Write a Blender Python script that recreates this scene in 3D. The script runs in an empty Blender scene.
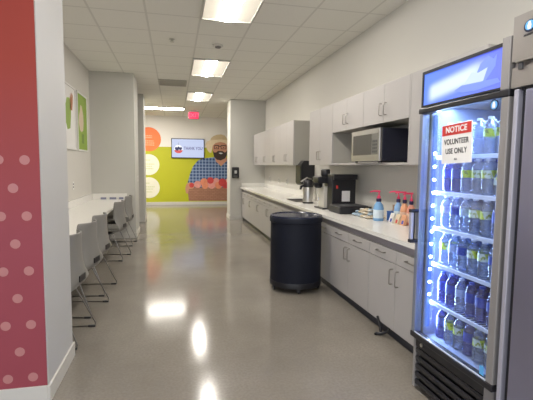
import bpy, bmesh, math, random
from mathutils import Vector, Matrix
random.seed(7)
C = bpy.context.scene.collection
PI = math.pi

# ------------------------------------------------------------------ materials
def nmat(name):
    m = bpy.data.materials.new(name); m.use_nodes = True
    nt = m.node_tree; b = nt.nodes['Principled BSDF']
    return m, nt, b

def mat(name, col, rough=.5, metal=0.0, var=.04, scale=8.0, bump=0.0, bscale=60.0, emit=None, estr=0.0, spec=None, coat=0.0):
    """procedural surface: base colour with a faint noise variation, optional fine bump"""
    m, nt, b = nmat(name)
    b.inputs['Roughness'].default_value = rough
    b.inputs['Metallic'].default_value = metal
    if spec is not None: b.inputs['Specular IOR Level'].default_value = spec
    if coat: b.inputs['Coat Weight'].default_value = coat; b.inputs['Coat Roughness'].default_value = .08
    tc = nt.nodes.new('ShaderNodeTexCoord'); nz = nt.nodes.new('ShaderNodeTexNoise')
    nz.inputs['Scale'].default_value = scale; nz.inputs['Detail'].default_value = 3
    nt.links.new(tc.outputs['Object'], nz.inputs['Vector'])
    mx = nt.nodes.new('ShaderNodeMix'); mx.data_type = 'RGBA'
    mx.inputs['A'].default_value = tuple(c*(1-var) for c in col)+(1,)
    mx.inputs['B'].default_value = tuple(min(1, c*(1+var)) for c in col)+(1,)
    nt.links.new(nz.outputs['Fac'], mx.inputs['Factor'])
    nt.links.new(mx.outputs['Result'], b.inputs['Base Color'])
    if bump:
        n2 = nt.nodes.new('ShaderNodeTexNoise'); n2.inputs['Scale'].default_value = bscale
        nt.links.new(tc.outputs['Object'], n2.inputs['Vector'])
        bp = nt.nodes.new('ShaderNodeBump'); bp.inputs['Strength'].default_value = bump; bp.inputs['Distance'].default_value = .01
        nt.links.new(n2.outputs['Fac'], bp.inputs['Height']); nt.links.new(bp.outputs['Normal'], b.inputs['Normal'])
    if emit:
        b.inputs['Emission Color'].default_value = emit+(1,); b.inputs['Emission Strength'].default_value = estr
    return m

def emis(name, col, s, base=.08):
    m, nt, b = nmat(name)
    b.inputs['Base Color'].default_value = tuple(c*base for c in col)+(1,); b.inputs['Roughness'].default_value = .4
    b.inputs['Emission Color'].default_value = col+(1,); b.inputs['Emission Strength'].default_value = s
    return m

def clear(name, tint, gloss=.12, body=0.0, bodycol=(.8, .9, 1), rough=.05, edge=None):
    """thin clear plastic or glass: tinted transparency, a little body colour, a fresnel-like sheen"""
    m = bpy.data.materials.new(name); m.use_nodes = True; nt = m.node_tree; nt.nodes.clear()
    out = nt.nodes.new('ShaderNodeOutputMaterial')
    tr = nt.nodes.new('ShaderNodeBsdfTransparent'); tr.inputs['Color'].default_value = tint+(1,)
    if edge is not None:
        le = nt.nodes.new('ShaderNodeLayerWeight'); le.inputs['Blend'].default_value = .45
        nt.links.new(cmix(nt, le.outputs['Facing'], tint, edge), tr.inputs['Color'])
    df = nt.nodes.new('ShaderNodeBsdfDiffuse'); df.inputs['Color'].default_value = bodycol+(1,)
    gl = nt.nodes.new('ShaderNodeBsdfGlossy'); gl.inputs['Roughness'].default_value = rough
    m1 = nt.nodes.new('ShaderNodeMixShader'); m1.inputs['Fac'].default_value = body
    nt.links.new(tr.outputs[0], m1.inputs[1]); nt.links.new(df.outputs[0], m1.inputs[2])
    lw = nt.nodes.new('ShaderNodeLayerWeight'); lw.inputs['Blend'].default_value = .25
    mr = nt.nodes.new('ShaderNodeMapRange'); mr.inputs['To Min'].default_value = gloss*.4; mr.inputs['To Max'].default_value = min(1, gloss*4)
    nt.links.new(lw.outputs['Fresnel'], mr.inputs['Value'])
    m2 = nt.nodes.new('ShaderNodeMixShader')
    nt.links.new(mr.outputs['Result'], m2.inputs['Fac']); nt.links.new(m1.outputs[0], m2.inputs[1]); nt.links.new(gl.outputs[0], m2.inputs[2])
    nt.links.new(m2.outputs[0], out.inputs['Surface'])
    return m

def mathn(nt, op, a, b=None, c=None):
    n = nt.nodes.new('ShaderNodeMath'); n.operation = op
    for k, v in enumerate((a, b, c)):
        if v is None: continue
        if isinstance(v, (int, float)): n.inputs[k].default_value = v
        else: nt.links.new(v, n.inputs[k])
    return n.outputs[0]

def pos(nt):
    g = nt.nodes.new('ShaderNodeNewGeometry'); s = nt.nodes.new('ShaderNodeSeparateXYZ')
    nt.links.new(g.outputs['Position'], s.inputs[0]); return g.outputs['Position'], s.outputs
def cmix(nt, fac, a, b):
    mx = nt.nodes.new('ShaderNodeMix'); mx.data_type = 'RGBA'
    for k, v in (('A', a), ('B', b)):
        if isinstance(v, tuple): mx.inputs[k].default_value = v+(1,)
        else: nt.links.new(v, mx.inputs[k])
    if isinstance(fac, (int, float)): mx.inputs['Factor'].default_value = fac
    else: nt.links.new(fac, mx.inputs['Factor'])
    return mx.outputs['Result']

def floor_mat():
    m, nt, b = nmat('polished_concrete')
    co, s = pos(nt)
    n1 = nt.nodes.new('ShaderNodeTexNoise'); n1.inputs['Scale'].default_value = 1.1; n1.inputs['Detail'].default_value = 6; n1.inputs['Roughness'].default_value = .6
    n2 = nt.nodes.new('ShaderNodeTexNoise'); n2.inputs['Scale'].default_value = 55; n2.inputs['Detail'].default_value = 4
    for n in (n1, n2): nt.links.new(co, n.inputs['Vector'])
    r = nt.nodes.new('ShaderNodeMapRange'); r.inputs['From Min'].default_value = .3; r.inputs['From Max'].default_value = .7
    nt.links.new(n1.outputs['Fac'], r.inputs['Value'])
    c1 = cmix(nt, r.outputs['Result'], (.192, .172, .146), (.268, .243, .210))
    r2 = nt.nodes.new('ShaderNodeMapRange'); r2.inputs['From Min'].default_value = .35; r2.inputs['From Max'].default_value = .65; r2.inputs['To Max'].default_value = .5
    nt.links.new(n2.outputs['Fac'], r2.inputs['Value'])
    c2 = cmix(nt, r2.outputs['Result'], c1, (.168, .152, .130))
    nt.links.new(c2, b.inputs['Base Color'])
    rr = nt.nodes.new('ShaderNodeMapRange'); rr.inputs['To Min'].default_value = .09; rr.inputs['To Max'].default_value = .17
    nt.links.new(n1.outputs['Fac'], rr.inputs['Value']); nt.links.new(rr.outputs['Result'], b.inputs['Roughness'])
    b.inputs['Specular IOR Level'].default_value = .32
    return m

def ceiling_mat():
    m, nt, b = nmat('acoustic_tile')
    co, s = pos(nt)
    def line(o, off):
        f = mathn(nt, 'FRACT', mathn(nt, 'DIVIDE', mathn(nt, 'ADD', mathn(nt, 'SUBTRACT', o, off), .012), .61))
        return mathn(nt, 'LESS_THAN', f, .04)
    g = mathn(nt, 'MAXIMUM', line(s[0], .314), line(s[1], 3.731))
    n = nt.nodes.new('ShaderNodeTexNoise'); n.inputs['Scale'].default_value = 90; nt.links.new(co, n.inputs['Vector'])
    t = cmix(nt, n.outputs['Fac'], (.80, .79, .745), (.88, .87, .825))
    nt.links.new(cmix(nt, g, t, (.71, .70, .66)), b.inputs['Base Color'])
    b.inputs['Roughness'].default_value = .9; b.inputs['Specular IOR Level'].default_value = .1
    return m

def pink_mat():
    m, nt, b = nmat('red_paint_with_pale_dots')
    co, s = pos(nt)
    W, Hh = .0667*2, .32
    def dots(ox, oz):
        fx = mathn(nt, 'SUBTRACT', mathn(nt, 'FRACT', mathn(nt, 'ADD', mathn(nt, 'DIVIDE', mathn(nt, 'SUBTRACT', s[0], ox), W), 20.5)), .5)
        fz = mathn(nt, 'SUBTRACT', mathn(nt, 'FRACT', mathn(nt, 'ADD', mathn(nt, 'DIVIDE', mathn(nt, 'SUBTRACT', s[2], oz), Hh), 20.5)), .5)
        d = mathn(nt, 'ADD', mathn(nt, 'POWER', mathn(nt, 'ABSOLUTE', mathn(nt, 'MULTIPLY', fx, W)), 2), mathn(nt, 'POWER', mathn(nt, 'ABSOLUTE', mathn(nt, 'MULTIPLY', fz, Hh)), 2))
        return mathn(nt, 'LESS_THAN', d, .027**2)
    d = mathn(nt, 'MULTIPLY', mathn(nt, 'MAXIMUM', dots(-.825, .482), dots(-.890, .322)), mathn(nt, 'MULTIPLY', mathn(nt, 'LESS_THAN', s[2], 1.5), mathn(nt, 'LESS_THAN', s[0], -.79)))
    n = nt.nodes.new('ShaderNodeTexNoise'); n.inputs['Scale'].default_value = 3; nt.links.new(co, n.inputs['Vector'])
    base = cmix(nt, n.outputs['Fac'], (.285, .058, .078), (.31, .066, .088))
    # the colour runs from warm red at the top to pink at the bottom
    r = nt.nodes.new('ShaderNodeMapRange'); r.inputs['From Min'].default_value = 1.0; r.inputs['From Max'].default_value = 2.0
    nt.links.new(s[2], r.inputs['Value'])
    base = cmix(nt, r.outputs['Result'], base, (.315, .050, .036))
    nt.links.new(cmix(nt, d, base, (.46, .20, .20)), b.inputs['Base Color'])
    b.inputs['Roughness'].default_value = .5; b.inputs['Specular IOR Level'].default_value = .25
    return m

def farwall_mat():
    m, nt, b = nmat('white_and_green_paint')
    co, s = pos(nt)
    n = nt.nodes.new('ShaderNodeTexNoise'); n.inputs['Scale'].default_value = 2; nt.links.new(co, n.inputs['Vector'])
    g = cmix(nt, n.outputs['Fac'], (.45, .46, .010), (.48, .49, .015))
    w = cmix(nt, n.outputs['Fac'], (.80, .775, .74), (.83, .805, .77))
    nt.links.new(cmix(nt, mathn(nt, 'LESS_THAN', s[2], 2.065), w, g), b.inputs['Base Color'])
    b.inputs['Roughness'].default_value = .6
    return m

def plaid_mat():
    m, nt, b = nmat('blue_plaid_print')
    co, s = pos(nt)
    def stripe(o, p, w, off=0):
        return mathn(nt, 'LESS_THAN', mathn(nt, 'FRACT', mathn(nt, 'ADD', mathn(nt, 'DIVIDE', o, p), off+20)), w)
    a = mathn(nt, 'ADD', mathn(nt, 'MULTIPLY', stripe(s[0], .115, .5), .5), mathn(nt, 'MULTIPLY', stripe(s[2], .115, .5), .5))
    l = mathn(nt, 'MAXIMUM', stripe(s[0], .115, .14, .3), stripe(s[2], .115, .14, .3))
    c = cmix(nt, a, (.13, .22, .42), (.035, .07, .17))
    nt.links.new(cmix(nt, mathn(nt, 'MULTIPLY', l, .6), c, (.45, .52, .66)), b.inputs['Base Color'])
    b.inputs['Roughness'].default_value = .7
    return m

def weave_mat():
    m, nt, b = nmat('basket_weave_print')
    co, s = pos(nt)
    br = nt.nodes.new('ShaderNodeTexBrick'); br.inputs['Scale'].default_value = 1.0
    br.inputs['Brick Width'].default_value = .14; br.inputs['Row Height'].default_value = .06; br.inputs['Mortar Size'].default_value = .006
    br.inputs['Color1'].default_value = (.40, .20, .13, 1); br.inputs['Color2'].default_value = (.34, .165, .105, 1); br.inputs['Mortar'].default_value = (.26, .12, .075, 1)
    cb = nt.nodes.new('ShaderNodeCombineXYZ'); nt.links.new(s[0], cb.inputs[0]); nt.links.new(s[2], cb.inputs[1])
    nt.links.new(cb.outputs[0], br.inputs['Vector']); nt.links.new(br.outputs['Color'], b.inputs['Base Color'])
    b.inputs['Roughness'].default_value = .7
    return m

def header_mat():
    """backlit advertising film: blue with a soft white streak rising to the right"""
    m, nt, b = nmat('backlit_blue_film')
    co, s = pos(nt)
    u = mathn(nt, 'DIVIDE', mathn(nt, 'SUBTRACT', 2.245, s[1]), .61)
    v = mathn(nt, 'DIVIDE', mathn(nt, 'SUBTRACT', s[2], 1.80), .18)
    axis = mathn(nt, 'ADD', .30, mathn(nt, 'MULTIPLY', u, .40))
    d = mathn(nt, 'ABSOLUTE', mathn(nt, 'SUBTRACT', v, axis))
    r = nt.nodes.new('ShaderNodeMapRange'); r.interpolation_type = 'SMOOTHERSTEP'
    r.inputs['From Min'].default_value = .42; r.inputs['From Max'].default_value = .04
    nt.links.new(d, r.inputs['Value'])
    e = nt.nodes.new('ShaderNodeMapRange'); e.interpolation_type = 'SMOOTHERSTEP'
    e.inputs['From Min'].default_value = .02; e.inputs['From Max'].default_value = .16; nt.links.new(u, e.inputs['Value'])
    e2 = nt.nodes.new('ShaderNodeMapRange'); e2.interpolation_type = 'SMOOTHERSTEP'
    e2.inputs['From Min'].default_value = .92; e2.inputs['From Max'].default_value = .62; nt.links.new(u, e2.inputs['Value'])
    f = mathn(nt, 'MULTIPLY', r.outputs['Result'], mathn(nt, 'MULTIPLY', e.outputs['Result'], e2.outputs['Result']))
    side = cmix(nt, u, (.08, .20, .90), (.10, .10, .68))
    col = cmix(nt, f, side, (.80, .92, 1.0))
    b.inputs['Base Color'].default_value = (.1, .15, .4, 1)
    nt.links.new(col, b.inputs['Emission Color']); b.inputs['Emission Strength'].default_value = .58
    b.inputs['Roughness'].default_value = .15
    return m

M = {}
M['floor'] = floor_mat(); M['ceil'] = ceiling_mat(); M['pink'] = pink_mat(); M['farwall'] = farwall_mat()
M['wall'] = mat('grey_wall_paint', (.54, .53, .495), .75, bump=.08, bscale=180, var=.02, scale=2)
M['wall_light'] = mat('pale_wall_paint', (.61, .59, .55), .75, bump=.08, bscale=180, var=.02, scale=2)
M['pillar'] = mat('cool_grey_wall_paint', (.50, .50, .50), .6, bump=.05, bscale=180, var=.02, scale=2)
M['white'] = mat('white_trim_paint', (.58, .565, .53), .45, var=.02)
M['quartz'] = mat('white_quartz', (.80, .785, .75), .22, var=.05, scale=30)
M['lam'] = mat('pale_grey_laminate', (.43, .408, .402), .45, var=.03, scale=5)
M['lam_side'] = mat('grey_laminate_side', (.40, .385, .345), .5, var=.03)
M['band'] = mat('shaded_rail_laminate', (.33, .30, .33), .5, var=.03)  # rail colour darkened for the shade under the worktop overhang
M['toe'] = mat('dark_vinyl_base', (.025, .027, .040), .45)
M['steel'] = mat('brushed_steel', (.58, .57, .55), .32, 1.0, var=.05, scale=40)
M['pull'] = mat('satin_nickel', (.36, .34, .31), .35, 1.0)
M['stainless'] = mat('grey_stainless', (.47, .45, .44), .42, 1.0, var=.05, scale=14)
M['silver'] = mat('silver_powder_coat', (.27, .26, .26), .42, .25, var=.02)
M['strip'] = mat('pale_silver_trim', (.42, .42, .50), .35, .3)
M['black'] = mat('black_plastic', (.012, .012, .016), .38)
M['navyblack'] = mat('soft_black_vinyl', (.008, .010, .020), .55, spec=.25, var=.1)
M['darkgrey'] = mat('dark_grey_plastic', (.05, .05, .055), .5)
M['darkglass'] = mat('smoked_glass', (.10, .095, .085), .12)
M['shell'] = mat('pale_grey_plastic_shell', (.225, .218, .205), .42, var=.02)
M['rod'] = mat('dark_chrome_rod', (.30, .285, .27), .3, .9)
M['paper'] = mat('white_paper', (.78, .77, .76), .7)
M['frame_w'] = mat('white_picture_frame', (.75, .74, .72), .5)
M['green_art'] = mat('leaf_green_print', (.27, .40, .06), .6)
M['pale_art'] = mat('pale_peach_print', (.66, .54, .42), .6)
M['rust_art'] = mat('rust_print', (.42, .16, .06), .6)
M['orange'] = mat('orange_decal', (.90, .20, .05), .5)
M['cream'] = mat('cream_decal', (.80, .79, .66), .5)
M['cream_line'] = mat('olive_line_print', (.62, .66, .38), .6)
M['orange_line'] = mat('pale_orange_print', (.93, .42, .25), .6)
M['red'] = mat('sign_red', (.55, .035, .03), .45)
M['ink'] = mat('black_ink', (.02, .02, .025), .5)
M['pinkpump'] = mat('pink_pump_plastic', (.75, .05, .14), .4)
M['collar'] = mat('navy_collar', (.03, .02, .08), .4)
M['plaid'] = plaid_mat(); M['weave'] = weave_mat()
M['straw'] = mat('straw_hat_print', (.60, .47, .29), .7, var=.15, scale=12)
M['straw2'] = mat('straw_brim_print', (.76, .63, .44), .7, var=.15, scale=14)
M['skin'] = mat('skin_print', (.56, .27, .17), .6, var=.08, scale=6)
M['beard'] = mat('dark_beard_print', (.045, .025, .02), .7, var=.3, scale=20)
M['tee'] = mat('white_tee_print', (.7, .7, .72), .7)
M['apple_a'] = mat('red_apple_print', (.55, .05, .05), .5, var=.35, scale=8)
M['apple_b'] = mat('peach_apple_print', (.72, .26, .14), .5, var=.3, scale=8)
M['apple_c'] = mat('pale_pink_apple_print', (.70, .30, .26), .5, var=.3, scale=8)
M['lens'] = emis('lit_lens', (1.0, .945, .86), 42.0, .8)
M['lens_side'] = emis('lit_side_diffuser', (1.0, .93, .80), .24, .8)
M['strip_lens'] = emis('lit_strip_lens', (1.0, .94, .84), 26.0)
M['exit'] = emis('lit_exit_face', (1.0, .03, .12), .58)
M['exit_txt'] = emis('lit_exit_letters', (1.0, .16, .24), .8)
M['screen'] = emis('lit_screen', (.60, .68, .95), .50)
M['screen_txt'] = emis('purple_screen_text', (.12, .08, .28), .40)
M['led'] = emis('blue_white_led', (.62, .80, 1.0), 30.0)
M['ledbar'] = emis('led_strip_lens', (.12, .26, .80), .7)
M['header'] = header_mat()
M['ice'] = emis('backlit_ice_print', (.26, .38, .95), .55)
M['ice2'] = emis('backlit_pale_ice_print', (.66, .80, 1.0), .60)
M['glass'] = clear('door_glass', (.90, .94, 1.0), gloss=.06)
M['liner'] = mat('cooler_liner', (.34, .40, .56), .5)  # white lining given the blue cast of the cooler light
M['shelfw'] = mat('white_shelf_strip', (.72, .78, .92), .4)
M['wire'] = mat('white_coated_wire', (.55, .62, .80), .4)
M['bottle'] = clear('clear_bottle', (.86, .92, 1.0), gloss=.26, body=.14, bodycol=(.74, .84, 1.0), edge=(.27, .40, .74), rough=.10)
M['bottle_b'] = clear('blue_bottle', (.22, .26, .70), gloss=.20, body=.40, bodycol=(.10, .11, .42), edge=(.05, .06, .25), rough=.12)
def wrap_label(name, a, b, k):
    # printed wrap: colour blocks around the bottle
    m, nt, bs = nmat(name)
    tc = nt.nodes.new('ShaderNodeTexCoord'); sx = nt.nodes.new('ShaderNodeSeparateXYZ'); nt.links.new(tc.outputs['Object'], sx.inputs[0])
    an = mathn(nt, 'ARCTAN2', sx.outputs[1], sx.outputs[0])
    w = mathn(nt, 'GREATER_THAN', mathn(nt, 'SINE', mathn(nt, 'ADD', mathn(nt, 'MULTIPLY', an, k), mathn(nt, 'MULTIPLY', sx.outputs[2], 25))), .25)
    n = nt.nodes.new('ShaderNodeTexNoise'); n.inputs['Scale'].default_value = 60; nt.links.new(tc.outputs['Object'], n.inputs['Vector'])
    col = cmix(nt, w, a, b)
    col = cmix(nt, mathn(nt, 'GREATER_THAN', n.outputs['Fac'], .58), col, tuple(x*.45 for x in a))
    nt.links.new(col, bs.inputs['Base Color']); bs.inputs['Roughness'].default_value = .45
    return m
M['lime'] = wrap_label('lime_label', (.62, .74, .06), (.62, .72, .66), 2.0)
M['navy_label'] = mat('navy_label', (.04, .07, .40), .5, var=.3, scale=45)
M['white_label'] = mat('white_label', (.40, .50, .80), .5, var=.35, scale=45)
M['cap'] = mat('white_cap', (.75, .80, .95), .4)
M['cap_b'] = mat('blue_cap', (.06, .10, .50), .4)
M['lotion'] = mat('pale_blue_lotion', (.20, .42, .72), .25, var=.15)
M['lotion2'] = mat('sky_blue_lotion', (.25, .45, .75), .3, var=.2, scale=20)
M['peach'] = mat('peach_lotion', (.72, .36, .20), .3, var=.2, scale=20)
M['coral'] = mat('coral_lotion', (.72, .30, .22), .3, var=.2, scale=20)
M['boxblue'] = mat('blue_carton', (.04, .14, .46), .5)
M['kraft'] = mat('kraft_card', (.36, .22, .13), .7)
M['packA'] = mat('cream_wrapper', (.68, .58, .42), .4, var=.2, scale=40)
M['packB'] = mat('white_wrapper', (.74, .72, .68), .35, var=.1, scale=40)
M['packC'] = mat('pale_blue_wrapper', (.42, .55, .68), .35, var=.2, scale=40)
M['outlet'] = mat('white_outlet', (.78, .77, .74), .4)
M['vent'] = mat('grey_grille', (.42, .41, .38), .5)
M['vent_d'] = mat('grille_shadow_gap', (.22, .21, .20), .7)

# ------------------------------------------------------------------ mesh builder
class MB:
    def __init__(s): s.bm = bmesh.new()
    def box(s, x0, x1, y0, y1, z0, z1, bev=0.0, seg=2):
        x0, x1 = min(x0, x1), max(x0, x1); y0, y1 = min(y0, y1), max(y0, y1); z0, z1 = min(z0, z1), max(z0, z1)
        v = [s.bm.verts.new(p) for p in ((x0,y0,z0),(x1,y0,z0),(x1,y1,z0),(x0,y1,z0),(x0,y0,z1),(x1,y0,z1),(x1,y1,z1),(x0,y1,z1))]
        fs = [s.bm.faces.new([v[i] for i in f]) for f in ((3,2,1,0),(4,5,6,7),(0,1,5,4),(1,2,6,5),(2,3,7,6),(3,0,4,7))]
        if bev:
            es = list({e for f in fs for e in f.edges})
            bmesh.ops.bevel(s.bm, geom=es, offset=bev, segments=seg, affect='EDGES', profile=.5)
        return s
    def lathe(s, prof, c=(0, 0, 0), n=16, axis='z', cap=True):
        rings = []
        for r, h in prof:
            ring = []
            for k in range(n):
                a = 2*PI*k/n; u, w = r*math.cos(a), r*math.sin(a)
                p = {'z': (u, w, h), 'x': (h, u, w), 'y': (w, h, u)}[axis]
                ring.append(s.bm.verts.new((c[0]+p[0], c[1]+p[1], c[2]+p[2])))
            rings.append(ring)
        for a, b in zip(rings, rings[1:]):
            for k in range(n):
                s.bm.faces.new((a[k], a[(k+1) % n], b[(k+1) % n], b[k]))
        if cap:
            s.bm.faces.new(rings[0][::-1]); s.bm.faces.new(rings[-1])
        return s
    def tube(s, pts, r, n=8, closed=False):
        P = [Vector(p) for p in pts]; L = len(P); rings = []
        T = []
        for i in range(L):
            a = P[(i-1) % L] if (closed or i > 0) else P[i]; b = P[(i+1) % L] if (closed or i < L-1) else P[i]
            T.append((b-a).normalized())
        up = Vector((0, 0, 1)) if abs(T[0].z) < .9 else Vector((1, 0, 0))
        N = (up-T[0]*up.dot(T[0])).normalized()
        for i in range(L):
            N = (N-T[i]*N.dot(T[i])).normalized(); B = T[i].cross(N)
            rr = r[i] if isinstance(r, (list, tuple)) else r
            rings.append([s.bm.verts.new(P[i]+rr*(math.cos(2*PI*k/n)*N+math.sin(2*PI*k/n)*B)) for k in range(n)])
        R = list(zip(rings, rings[1:])) + ([(rings[-1], rings[0])] if closed else [])
        for a, b in R:
            for k in range(n): s.bm.faces.new((a[k], a[(k+1) % n], b[(k+1) % n], b[k]))
        if not closed:
            s.bm.faces.new(rings[0][::-1]); s.bm.faces.new(rings[-1])
        return s
    def prism(s, pts, axis, t0, t1):
        """polygon extruded along an axis; pts are (a,b) in the other two axes, in x<y<z order"""
        def mk(a, b, t): return {'x': (t, a, b), 'y': (a, t, b), 'z': (a, b, t)}[axis]
        A = [s.bm.verts.new(mk(a, b, t0)) for a, b in pts]; B = [s.bm.verts.new(mk(a, b, t1)) for a, b in pts]
        n = len(pts); s.bm.faces.new(A); s.bm.faces.new(B[::-1])
        for k in range(n): s.bm.faces.new((A[k], B[k], B[(k+1) % n], A[(k+1) % n]))
        return s
    def disc(s, c, r, axis, t0, t1, n=32, ry=None):
        return s.prism([(c[0]+r*math.cos(2*PI*k/n), c[1]+(ry or r)*math.sin(2*PI*k/n)) for k in range(n)], axis, t0, t1)

ORG = {}   # thing name -> location used while building
def place(o, parent):
    if parent is not None: o.parent = parent
def obj(name, mb, m, parent=None, smooth=False, org=None):
    """links one mesh object; vertices are given in world space and shifted to the thing's base"""
    bm = mb.bm
    o0 = Vector(org) if org is not None else (ORG.get(parent.name, Vector()) if parent is not None else Vector())
    if o0.length: bmesh.ops.translate(bm, vec=-o0, verts=bm.verts)
    bmesh.ops.recalc_face_normals(bm, faces=bm.faces)
    me = bpy.data.meshes.new(name)
    bm.to_mesh(me); bm.free()
    for q in (m if isinstance(m, (list, tuple)) else [m]): me.materials.append(q)
    if smooth:
        me.shade_smooth()
        try: me.set_sharp_from_angle(angle=math.radians(40))
        except Exception: pass
    o = bpy.data.objects.new(name, me); C.objects.link(o)
    if parent is not None:
        o.parent = parent; ORG[o.name] = o0
    elif org is not None:
        o.location = o0
    return o
def tag(o, label, cat, group=None):
    o['label'] = label; o['category'] = cat
    if group: o['group'] = group
    return o
def thing(name, label, cat, loc=(0, 0, 0), group=None):
    o = bpy.data.objects.new(name, None); C.objects.link(o); o.location = loc; o.empty_display_size = .1
    ORG[o.name] = Vector(loc)
    return tag(o, label, cat, group)
def struct(name, mb, m):
    o = obj(name, mb, m); o['kind'] = 'structure'; return o
def dup(root, loc, rz=None, label=None, group=None):
    c = root.copy(); C.objects.link(c); c.location = loc
    if rz is not None: c.rotation_euler = (0, 0, rz)
    if label: c['label'] = label
    if group: c['group'] = group
    for ch in list(root.children):
        d = ch.copy(); C.objects.link(d); d.parent = c
        for g in list(ch.children):
            e = g.copy(); C.objects.link(e); e.parent = d
    return c
def text(name, s, size, loc, rot, m, parent, bold=0.0, align='CENTER', squash=1.0):
    cu = bpy.data.curves.new(name+'_curve', 'FONT'); cu.body = s; cu.size = size; cu.align_x = align; cu.align_y = 'CENTER'
    cu.extrude = .0006; cu.offset = bold; cu.space_character = 1.08
    t = bpy.data.objects.new(name+'_tmp', cu); C.objects.link(t)
    bpy.context.view_layer.update()
    me = bpy.data.meshes.new_from_object(t.evaluated_get(bpy.context.evaluated_depsgraph_get()))
    bpy.data.objects.remove(t)
    me.materials.clear(); me.materials.append(m)
    R = rot.to_4x4() if isinstance(rot, Matrix) else rot
    o0 = ORG.get(parent.name, Vector()) if parent else Vector()
    me.transform(Matrix.Translation(Vector(loc)-o0) @ R @ Matrix.Diagonal((squash, 1, 1, 1)))
    o = bpy.data.objects.new(name, me); C.objects.link(o)
    if parent: o.parent = parent; ORG[o.name] = o0
    return o
# text facing -X (reader looks toward +X; text runs toward -Y), and facing -Y (runs toward +X)
R_NX = Matrix(((0, 0, -1), (-1, 0, 0), (0, 1, 0)))
R_NY = Matrix(((1, 0, 0), (0, 0, -1), (0, 1, 0)))

# ------------------------------------------------------------------ the setting
HC = 3.14
XR, XL, YN, YD, YF = 2.37, -1.523, 8.19, 10.62, 14.92
struct('floor', MB().box(-6, 4.2, -4, 15.2, -.1, 0), M['floor'])
struct('ceiling', MB().box(-6, 4.2, -4, 15.2, HC, HC+.1), M['ceil'])
struct('wall_right', MB().box(XR, XR+.15, -4, YD, 0, HC), M['wall_light'])
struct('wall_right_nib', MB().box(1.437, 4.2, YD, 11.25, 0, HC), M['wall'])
struct('wall_left', MB().box(XL-.15, XL, 3.155, YN, 0, HC), M['wall_light'])
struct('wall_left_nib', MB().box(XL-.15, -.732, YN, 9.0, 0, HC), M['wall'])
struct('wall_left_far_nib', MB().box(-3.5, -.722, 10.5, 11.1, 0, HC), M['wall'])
struct('wall_left_corridor', MB().box(-3.65, -3.5, 9.0, 11.1, 0, HC), M['wall'])
struct('wall_left_corridor_back', MB().box(-3.65, XL-.15, 8.85, 9.0, 0, HC), M['wall'])
struct('wall_lobby_left', MB().box(-3.65, -3.5, 11.1, YF, 0, HC), M['wall_light'])
struct('wall_lobby_right', MB().box(4.05, 4.2, 11.25, YF, 0, HC), M['wall_light'])
struct('wall_far', MB().box(-3.65, 4.2, YF, YF+.15, 0, HC), M['farwall'])
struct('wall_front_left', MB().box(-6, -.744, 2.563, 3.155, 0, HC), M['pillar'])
struct('wall_front_left_paint', MB().box(-6, -.750, 2.555, 2.5625, 0, HC), M['pink'])
# baseboards
def bb(name, x0, x1, y0, y1): struct(name, MB().box(x0, x1, y0, y1, 0, .105, .003, 1), M['white'])
bb('baseboard_front_left', -6, -.744, 2.541, 2.555)
bb('baseboard_front_left_end', -.744, -.730, 2.541, 3.169)
bb('baseboard_front_left_back', XL, -.730, 3.155, 3.169)
bb('baseboard_left', XL, XL+.014, 3.17, YN-.015)
bb('baseboard_left_nib', XL+.015, -.732, YN-.014, YN)
bb('baseboard_left_nib_end', -.732, -.718, YN-.014, 9.0)
bb('baseboard_left_far_nib', -3.4, -.722, 10.486, 10.5)
bb('baseboard_left_far_nib_end', -.722, -.708, 10.486, 11.1)
bb('baseboard_right_nib', 1.423, 1.79, YD-.014, YD)
bb('baseboard_right_nib_end', 1.423, 1.437, YD, 11.25)
bb('baseboard_far', -3.4, 4.0, YF-.014, YF)

# ------------------------------------------------------------------ ceiling fixtures
def troffer(y0, label):
    x0 = .314; x1 = .924; y1 = y0+1.22
    t = thing('ceiling_light', label, 'ceiling light', (.619, y0+.61, HC), 'recessed ceiling lights')
    f = MB()
    for a in ((x0, x1, y0, y0+.02), (x0, x1, y1-.02, y1), (x0, x0+.02, y0+.02, y1-.02), (x1-.02, x1, y0+.02, y1-.02)):
        f.box(a[0], a[1], a[2], a[3], HC-.022, HC-.001)
    obj('frame', f, M['white'], t)
    for sx in (0, 1):
        a, b = (x0+.02, x0+.21) if sx == 0 else (x1-.21, x1-.02)
        za, zb = (HC-.012, HC-.004) if sx == 0 else (HC-.004, HC-.012)
        obj('side_panel', MB().prism([(a, za), (b, zb), (b, HC-.001), (a, HC-.001)], 'y', y0+.02, y1-.02), M['lens_side'], t)
    n = 8; prof = [(x0+.211+.188*k/n, HC-.006-.022*math.sin(PI*k/n)) for k in range(n+1)]
    prof += [(x1-.211, HC-.001), (x0+.211, HC-.001)]
    e = .10
    obj('lens', MB().prism(prof, 'y', y0+.021, y1-.021), M['lens'], t, True)
for k, lab in ((-2, 'recessed troffer light behind the viewpoint'), (-1, 'recessed troffer light just above the viewpoint'),
               (0, 'large nearest recessed ceiling light, cut by the top of the photo'),
               (1, 'middle recessed ceiling light beyond the round smoke detector'),
               (2, 'smallest recessed ceiling light, just before the doorway opening')):
    troffer(3.731+3.05*k, lab)
t = thing('strip_light', 'long narrow strip light crossing the lobby ceiling beyond the opening', 'ceiling light', (-1.2, 12.75, HC))
obj('housing', MB().box(-2.9, .34, 12.55, 12.99, HC-.025, HC-.001), M['white'], t)
obj('lens', MB().box(-2.86, .30, 12.59, 12.95, HC-.034, HC-.025), M['strip_lens'], t)
t = thing('ceiling_vent', 'grey square return-air grille in the ceiling left of the lights', 'vent', (-.015, 8.87, HC))
obj('backing', MB().box(-.295, .265, 8.575, 9.165, HC-.006, HC-.001), M['vent_d'], t)
f = MB()
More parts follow.
